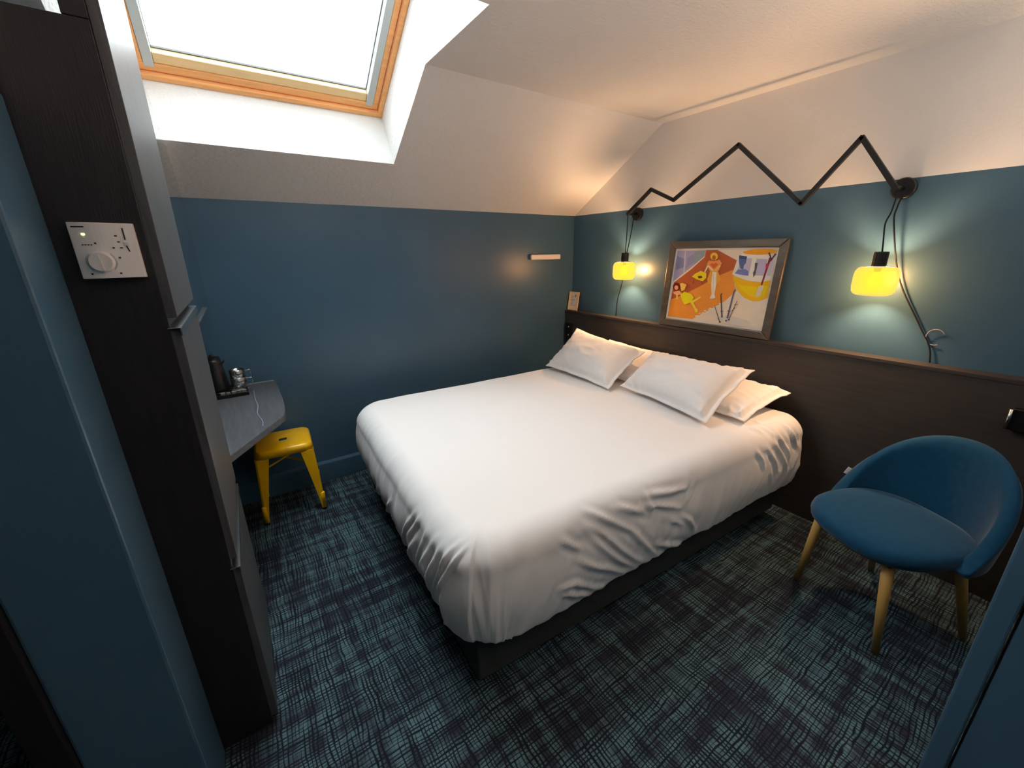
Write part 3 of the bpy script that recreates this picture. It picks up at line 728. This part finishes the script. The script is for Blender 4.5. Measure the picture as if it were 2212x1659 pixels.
def back_mesh():
    bm = bmesh.new(); NT, NH = 40, 14; T = 0.024; loops = []
    for i in range(NT+1):
        t = -1+2*i/NT; a = t*math.radians(98)
        zt = 0.440 + 0.344*max(0, math.cos(t*PI/2))**1.05
        zb = 0.395 + 0.02*abs(t)
        base_s, base_f = 0.243*math.sin(a), -0.175-0.195*math.cos(a)
        outn = Vector((math.sin(a), -math.cos(a)*1.0))           # (s, f) outward
        sec = []
        hs = [k/NH for k in range(NH+1)]
        def P(h, off):
            z = zb+(zt-zb)*h; lean = 0.15*(z-0.40)*(0.35+0.65*abs(math.cos(a)))
            bulge = 0.010*math.sin(PI*h)
            ss = base_s + outn.x*(lean+off-bulge*0); ff = base_f + outn.y*(lean+off)
            return cp(ff, ss+S_OFF, z)
        inner = [P(h, -T*math.sqrt(max(0, 1-abs(2*h-1)**7))) for h in hs]
        outer = [P(h, T*math.sqrt(max(0, 1-abs(2*h-1)**7))) for h in hs[::-1]][1:-1]
        loops.append([bm.verts.new(p) for p in inner+outer])
    m_ = len(loops[0])
    for a, b in zip(loops[:-1], loops[1:]):
        for k in range(m_): bm.faces.new((a[k], a[(k+1) % m_], b[(k+1) % m_], b[k]))
    # round off the two arm ends
    for L_, sgn in ((loops[0], 1), (loops[-1], 1)):
        c = sum((v.co for v in L_), Vector())/m_
        inner2 = [bm.verts.new(c+(v.co-c)*0.6+fdir*0.014) for v in L_]
        for k in range(m_): bm.faces.new((L_[k], L_[(k+1) % m_], inner2[(k+1) % m_], inner2[k]))
        bm.faces.new(inner2)
    return bm
bk_ = obj('backrest', back_mesh(), M['teal_fabric'], ch, smooth=True)
o = obj('care_label', BOX(-0.0015, 0.0015, -0.007, 0.007, -0.017, 0.017), M['tagcloth'], bk_); o.location = cp(-0.212, -0.262, 0.525); o.rotation_euler = (0.35, 0.0, 0.45)
for (ff, fs, tf, ts) in ((0.0, -0.190, 0.012, -0.135), (0.0, 0.190, 0.012, 0.150), (-0.405, -0.190, -0.30, -0.135), (-0.405, 0.190, -0.30, 0.150)):
    a, b = cp(tf, ts, 0.404), cp(ff, fs, 0.0)
    lg = obj('leg', TUBE([a, a*0.5+b*0.5, b+(a-b)*0.01], 0.02, seg=16, taper=[0.0205, 0.0165, 0.0115]), M['beech'], ch, smooth=True)
obj('under_frame', PRISM([cp(0.03, -0.15, 0.392), cp(0.03, 0.17, 0.392), cp(-0.32, 0.17, 0.392), cp(-0.32, -0.15, 0.392)], (0, 0, 0.011)), M['black_plastic'], ch)

# ------------------------------------------------------------------ zigzag bar and pendant lamps
LX = -0.12
ZZ = [(-0.695, 1.752), (-0.884, 1.891), (-1.066, 1.807), (-1.450, 2.050), (-1.819, 1.715), (-2.018, 1.971), (-2.186, 1.737)]
zb = thing('zigzag_bar', 'black zigzag metal lamp bar across the blue and white wall', 'lamp bar', (0, 0, 0))
for (a, b) in zip(ZZ[:-1], ZZ[1:]):
    va, vb = Vector((LX, *a)), Vector((LX, *b)); d = (vb-va).normalized()
    u = Vector((1, 0, 0)); w = d.cross(u); h = 0.0105
    p = [va+(u*sx+w*sw)*h-d*h*0.6 for sx, sw in ((-1, -1), (1, -1), (1, 1), (-1, 1))]
    obj('bar', PRISM(p, (vb-va)+d*h*1.2), M['black_metal'], zb, bevel=0.002)
for (y, z, rot) in ((-0.690, 1.755, 0), (-2.181, 1.750, 0)):
    bm = LATHE([(0, 0), (0.045, 0), (0.045, 0.018), (0.040, 0.022), (0, 0.022)], seg=28); bmesh.ops.rotate(bm, verts=bm.verts, matrix=Matrix.Rotation(-PI/2, 3, 'Y'))
    wm = obj('wall_mount', bm, M['black_metal'], zb); wm.location = (-0.0005, y, z)
    obj('stem', TUBE([(-0.02, 0, 0), (LX, 0, -0.004)], 0.009, seg=12), M['black_metal'], wm, smooth=True)
def pendant(label, y, z, cords):
    t = thing('pendant_lamp', label, 'lamp', (LX, y, z), 0, 'amber glass pendant lamps')
    R_, H_ = 0.082, 0.128
    prof = [(R_*0.72, H_/2), (R_*0.86, H_/2-0.006), (R_*0.96, H_/2-0.018), (R_, H_/2-0.038), (R_, -H_/2+0.038), (R_*0.96, -H_/2+0.018), (R_*0.86, -H_/2+0.006), (R_*0.70, -H_/2)]
    obj('shade', LATHE(prof, seg=96, ribs=0.008), M['amber'], t)
    obj('bulb', LATHE([(0, -0.034), (0.020, -0.028), (0.030, -0.010), (0.030, 0.006), (0.020, 0.026), (0.013, 0.040), (0, 0.041)], seg=20), M['bulb'], t, smooth=True)
    l = bpy.data.lights.new('pendant_bulb_light', 'POINT'); l.energy = BULB; l.shadow_soft_size = 0.02; l.color = (1.0, 0.72, 0.50)
    lo = bpy.data.objects.new('pendant_bulb_light', l); COL.objects.link(lo); lo.parent = t
    obj('socket', LATHE([(0, H_/2+0.066), (0.024, H_/2+0.066), (0.027, H_/2+0.062), (0.027, H_/2+0.001), (0.014, H_/2-0.002), (0.012, 0.042), (0, 0.042)], seg=24), M['black_metal'], t)
    for k in range(3):
        a = 2*PI*k/3+0.4
        obj('holder_arm', TUBE([(0.024*math.cos(a), 0.024*math.sin(a), H_/2+0.004), (R_*0.74*math.cos(a), R_*0.74*math.sin(a), H_/2-0.001)], 0.0022, seg=6), M['black_metal'], t)
    for c in cords:
        obj('cord', TUBE(smooth_pts([Vector(p)-Vector((LX, y, z)) for p in c]), 0.0032, seg=8), M['cord'], t, smooth=True)
    return t
zc_ = 1.355
pendant('glowing amber glass pendant lamp hanging nearest the room corner', -0.697, zc_, [[(LX, -0.697, 1.742), (LX+0.002, -0.6975, 1.62), (LX, -0.697, zc_+0.13)], [(LX+0.07, -0.692, 1.742), (LX+0.055, -0.694, 1.64), (LX+0.02, -0.697, zc_+0.14), (LX+0.008, -0.697, zc_+0.128)]])
pendant('glowing amber glass pendant lamp hanging to the right of the picture', -2.190, zc_-0.005, [[(LX, -2.193, 1.728), (LX, -2.187, 1.65), (LX, -2.176, 1.60), (LX, -2.184, 1.53), (LX, -2.190, zc_+0.125)]])

pc = thing('power_cord', 'black lamp cord dropping past the lit pendant down to the headboard', 'cord', (0, 0, 0))
obj('cable', TUBE(smooth_pts([(-0.022, -2.186, 1.715), (-0.05, -2.185, 1.67), (-0.045, -2.187, 1.60), (-0.020, -2.249, 1.362), (-0.012, -2.360, 1.160), (-0.012, -2.415, 1.065), (-0.012, -2.433, HB+0.003)]), 0.0034, seg=8), M['cord'], pc, smooth=True)
lp = [(-0.012-0.004*math.sin(a), -2.425+0.030*math.cos(a), 1.108+0.036*math.sin(a)) for a in [math.radians(150-k*14) for k in range(20)]]
obj('cable_tie', TUBE(smooth_pts(lp, 3), 0.0022, seg=8), M['grey_cable'], pc, smooth=True)
tag(obj('power_cord', TUBE(smooth_pts([(-0.004, -0.60, 1.33), (-0.004, -0.575, 1.22), (-0.004, -0.55, 1.12), (-0.006, -0.545, HB+0.003)]), 0.003, seg=8), M['cord'], smooth=True),
    'black lamp cord hanging on the wall below the corner pendant', 'cord')

# ------------------------------------------------------------------ framed print leaning on the ledge
pic = thing('framed_picture', 'framed orange illustration leaning on the headboard ledge', 'picture', (-0.066, -1.384, HB+0.002))
PW, PH, FWD = 0.752, 0.565, 0.047
pic.rotation_euler = (0, math.radians(4.6), 0)
# local axes: x out of the wall (negative into the room), y along the wall, z up the frame
def fr_bar(pts):
    return obj('frame', PRISM(pts, (0.022, 0, 0)), M['pewter'], pic, bevel=0.006, seg=3)
o_, i_ = PW/2, PW/2-FWD
X0 = -0.010
fr_bar([(X0, o_, 0), (X0, -o_, 0), (X0, -i_, FWD), (X0, i_, FWD)])
fr_bar([(X0, o_, PH), (X0, i_, PH-FWD), (X0, -i_, PH-FWD), (X0, -o_, PH)])
fr_bar([(X0, o_, 0), (X0, i_, FWD), (X0, i_, PH-FWD), (X0, o_, PH)])
fr_bar([(X0, -o_, 0), (X0, -o_, PH), (X0, -i_, PH-FWD), (X0, -i_, FWD)])
obj('backing', BOX(0.004, 0.010, -i_-0.01, i_+0.01, FWD-0.01, PH-FWD+0.01), M['trim_dark'], pic)
# flat artwork: outlines in the print's own units, placed by a plane-to-plane map
SRC = [(350, 268), (1772, 255), (1527, 1402), (205, 1215)]
DST = [(0, 0), (1, 0), (1, 1), (0, 1)]
def homography(src, dst):
    import numpy as np
    A, B = [], []
    for (x, y), (u, v) in zip(src, dst):
        A.append([x, y, 1, 0, 0, 0, -u*x, -u*y]); B.append(u); A.append([0, 0, 0, x, y, 1, -v*x, -v*y]); B.append(v)
    h = np.linalg.solve(np.array(A, float), np.array(B, float)); return list(h)+[1.0]
Hm = homography(SRC, DST)
def uv(p):
    x, y = p; w = Hm[6]*x+Hm[7]*y+1; return ((Hm[0]*x+Hm[1]*y+Hm[2])/w, (Hm[3]*x+Hm[4]*y+Hm[5])/w)
art = bmesh.new(); amats = []; acol = {}
def shade_of(c):
    if c not in acol:
        acol[c] = len(amats); amats.append(mat('ink_%02x%02x%02x' % c, tuple(min(252, v*1.12) for v in c), 0.45, 0.3, var=0.04, vscale=12))
    return acol[c]
layer = [0]
def poly(pts, c):
    layer[0] += 1; x = 0.0035-0.00008*layer[0]
    vs = []
    for p in pts:
        u, v = uv(p); u = min(0.985, max(0.015, u)); v = min(0.98, max(0.02, v))
        vs.append(art.verts.new((x, i_-u*2*i_, PH-FWD-v*(PH-2*FWD))))
    try: art.faces.new(vs).material_index = shade_of(c)
    except ValueError: pass
def ell(cx_, cy_, rx, ry, c, n=18, rot=0):
    poly([(cx_+rx*math.cos(2*PI*k/n)*math.cos(rot)-ry*math.sin(2*PI*k/n)*math.sin(rot), cy_+rx*math.cos(2*PI*k/n)*math.sin(rot)+ry*math.sin(2*PI*k/n)*math.cos(rot)) for k in range(n)], c)
def stroke(a, b, w, c):
    dx, dy = b[0]-a[0], b[1]-a[1]; l = math.hypot(dx, dy); nx, ny = -dy/l*w/2, dx/l*w/2
    poly([(a[0]+nx, a[1]+ny), (b[0]+nx*0.7, b[1]+ny*0.7), (b[0]-nx*0.7, b[1]-ny*0.7), (a[0]-nx, a[1]-ny)], c)
vs = [art.verts.new((0.0036, y, z)) for y, z in ((i_, PH-FWD), (-i_, PH-FWD), (-i_, FWD), (i_, FWD))]
art.faces.new(vs).material_index = shade_of((240, 232, 220))
poly([(370, 292), (1750, 275), (1515, 1385), (225, 1200)], (226, 215, 198))
poly([(370, 295), (755, 292), (735, 375), (560, 520), (305, 718), (330, 500)], (158, 156, 186))
poly([(365, 365), (470, 410), (455, 520), (345, 560)], (126, 130, 166))
poly([(500, 400), (600, 330), (600, 450), (480, 540)], (138, 142, 176))
poly([(470, 296), (484, 296), (462, 600), (446, 612)], (190, 188, 210))
poly([(610, 295), (752, 295), (735, 375), (600, 480)], (140, 156, 166))
poly([(760, 290), (915, 288), (1180, 432), (1135, 600), (1150, 790), (1172, 850), (1000, 1000), (570, 1230), (230, 1192), (318, 730), (560, 545), (740, 385)], (176, 92, 50))
poly([(1128, 560), (1150, 790), (1172, 850), (1000, 1000), (760, 1130), (570, 1230), (230, 1192), (268, 965), (480, 880), (700, 770), (930, 640)], (244, 146, 58))
for k in range(16):
    t = k/15; ell(620+t*380, 1190-t*180+14*math.sin(k*2.3), 14+6*math.sin(k*1.7), 10, (232, 226, 212), 10)
ell(1140, 1262, 240, 58, (206, 204, 198), 24, 0.18)
# big bowl
poly([(1182, 438), (1268, 318), (1400, 352), (1600, 362), (1728, 330), (1642, 705), (1500, 732), (1300, 705), (1118, 622)], (236, 228, 218))
ell(1505, 318, 238, 38, (240, 156, 30), 24, -0.03)
poly([(1122, 640), (1300, 706), (1480, 735), (1642, 708), (1602, 940), (1500, 985), (1400, 992), (1280, 940), (1190, 840), (1140, 720)], (250, 178, 18))
poly([(1190, 760), (1300, 780), (1480, 800), (1600, 780), (1560, 910), (1470, 940), (1380, 930), (1280, 860)], (252, 198, 14))
poly([(1240, 400), (1395, 405), (1345, 640), (1180, 605)], (186, 184, 206))
poly([(1455, 412), (1600, 420), (1560, 640), (1425, 640)], (176, 172, 204))
poly([(1620, 420), (1695, 430), (1640, 650), (1590, 640)], (196, 192, 210))
poly([(1215, 362), (1322, 382), (1308, 470), (1280, 500), (1272, 556), (1232, 545), (1212, 470)], (86, 104, 154))
poly([(1218, 365), (1325, 380), (1312, 420), (1212, 410)], (62, 74, 110))
poly([(1155, 610), (1195, 560), (1300, 550), (1342, 580), (1340, 642), (1250, 632)], (112, 124, 184))
poly([(1432, 468), (1470, 470), (1452, 560), (1440, 620), (1410, 668), (1404, 605), (1425, 560)], (78, 84, 92))
stroke((1640, 400), (1520, 770), 30, (128, 42, 62)); stroke((1622, 330), (1655, 420), 24, (96, 48, 60)); stroke((1715, 345), (1640, 450), 24, (84, 50, 60)); stroke((1600, 480), (1590, 545), 40, (196, 60, 78))
poly([(1480, 790), (1556, 775), (1505, 915), (1428, 932)], (214, 204, 186))
# standing woman with a bag
poly([(775, 480), (800, 432), (870, 440), (948, 420), (978, 470), (945, 560), (905, 600), (840, 600), (805, 560)], (236, 150, 84))
poly([(815, 490), (850, 465), (872, 480), (900, 462), (930, 488), (872, 548)], (206, 100, 44))
ell(874, 375, 52, 52, (250, 190, 62)); ell(872, 392, 25, 32, (172, 94, 44))
stroke((790, 500), (745, 590), 22, (246, 222, 188)); stroke((958, 500), (880, 580), 24, (240, 190, 120)); stroke((800, 510), (872, 585), 20, (246, 222, 188))
poly([(822, 570), (922, 570), (968, 690), (935, 745), (790, 748), (778, 690)], (254, 164, 62))
poly([(852, 590), (906, 590), (902, 760), (880, 890), (890, 940), (850, 955), (808, 950), (840, 890), (832, 760)], (250, 236, 208)); stroke((868, 610), (860, 880), 6, (206, 190, 160))
poly([(568, 650), (610, 612), (690, 572), (768, 602), (766, 670), (720, 715), (640, 690)], (246, 202, 42))
poly([(650, 645), (705, 640), (712, 672), (660, 676)], (96, 62, 22)); stroke((600, 700), (585, 745), 8, (70, 46, 30)); stroke((705, 715), (710, 750), 8, (70, 46, 30))
# reclining woman in yellow
ell(358, 788, 50, 56, (92, 28, 24)); ell(356, 800, 28, 32, (240, 152, 112))
poly([(305, 860), (395, 840), (440, 880), (390, 905), (330, 890)], (246, 160, 112))
poly([(405, 745), (440, 735), (498, 760), (470, 830), (425, 850)], (250, 190, 92)); stroke((365, 890), (365, 960), 22, (250, 200, 110))
poly([(410, 895), (470, 855), (560, 885), (596, 935), (560, 1000), (470, 1032), (438, 990)], (250, 216, 24))
stroke((570, 1000), (690, 930), 32, (250, 205, 76)); stroke((565, 995), (632, 1120), 36, (252, 208, 60)); ell(628, 1112, 22, 28, (250, 200, 80))
# dry twigs
for a, b, w, c in (((950, 1270), (880, 1045), 12, (74, 68, 70)), ((982, 1212), (968, 905), 18, (70, 64, 76)), ((1055, 1222), (1150, 850), 24, (92, 96, 132)), ((1075, 1240), (1190, 985), 10, (78, 72, 74)), ((965, 905), (985, 880), 12, (70, 60, 60)), ((1150, 850), (1172, 832), 14, (84, 70, 80)), ((1120, 1120), (1165, 1075), 8, (80, 74, 76)), ((1150, 1040), (1205, 1030), 8, (80, 74, 76)), ((965, 1130), (1000, 1125), 14, (80, 74, 76)), ((1060, 1120), (1100, 1130), 14, (90, 90, 110))): stroke(a, b, w, c)
for q in ((955, 1272), (1040, 1256), (1076, 1242)): ell(q[0], q[1], 14, 10, (62, 56, 58), 10)
obj('print', art, amats, pic)

# small framed notice by the corner
cd = thing('framed_notice', 'small framed notice card standing on the ledge in the corner', 'notice', (-0.062, -0.072, HB+0.002), 0)
cd.rotation_euler = (0, math.radians(9), math.radians(4))
w_, h_ = 0.058, 0.165
for pts in ([(0, w_, 0), (0, -w_, 0), (0, -w_+0.010, 0.010), (0, w_-0.010, 0.010)], [(0, w_, h_), (0, w_-0.010, h_-0.010), (0, -w_+0.010, h_-0.010), (0, -w_, h_)],
            [(0, w_, 0), (0, w_-0.010, 0.010), (0, w_-0.010, h_-0.010), (0, w_, h_)], [(0, -w_, 0), (0, -w_, h_), (0, -w_+0.010, h_-0.010), (0, -w_+0.010, 0.010)]):
    obj('frame', PRISM(pts, (0.010, 0, 0)), M['pine_pale'], cd, bevel=0.001)
obj('card', BOX(0.004, 0.006, -w_+0.008, w_-0.008, 0.008, h_-0.008), M['paper'], cd)
bm = bmesh.new()
for k in range(7):
    y0 = 0.030; L_ = 0.05-0.008*((k*3) % 4); z = 0.045+0.013*k
    bm.faces.new([bm.verts.new(p) for p in ((0.0036, y0, z), (0.0036, y0-L_, z), (0.0036, y0-L_, z+0.003), (0.0036, y0, z+0.003))])
bm.faces.new([bm.verts.new(p) for p in ((0.0035, -0.012, 0.120), (0.0035, -0.028, 0.120), (0.0035, -0.028, 0.140), (0.0035, -0.012, 0.140))])
obj('printing', bm, mat('grey_print', (130, 128, 130), 0.7), cd)['kind'] = 'stuff'

# short white wall bar
wb = thing('wall_rail', 'short white rounded rail fixed to the dark blue back wall', 'rail', (-0.335, -0.0005, 1.457))
bm = BOX(-0.158, 0.158, -0.036, -0.012, -0.021, 0.021); obj('rail', bm, M['plastic_white'], wb, bevel=0.009, seg=4)
obj('wall_plate', BOX(-0.13, 0.13, -0.0125, 0.0, -0.010, 0.010), M['black_plastic'], wb)

# switches and reading light on the headboard
sw = thing('switch_plate', 'small black switch plate with silver knobs on the headboard by the corner', 'switch', (-0.0805, -0.075, 0.80))
obj('plate', BOX(-0.012, 0, -0.045, 0.045, -0.08, 0.08), M['black_plastic'], sw, bevel=0.003)
for z, r in ((0.045, 0.008), (-0.03, 0.006)):
    bm = LATHE([(0, 0), (r, 0), (r*0.8, 0.010), (0, 0.011)], seg=16); bmesh.ops.rotate(bm, verts=bm.verts, matrix=Matrix.Rotation(-PI/2, 3, 'Y'))
    k = obj('knob', bm, M['chrome'], sw, smooth=True); k.location = (-0.0125, 0.0, z)
rl = thing('reading_light', 'black reading light with a silver edge on the headboard beside the chair', 'light', (-0.0805, -2.765, 0.835))
obj('housing', BOX(-0.030, 0, -0.045, 0.043, -0.045, 0.045), M['black_plastic'], rl, bevel=0.004)
obj('silver_edge', TUBE([(-0.036, 0.046, -0.042), (-0.036, 0.046, 0.042)], 0.006, seg=12), M['chrome'], rl, smooth=True)
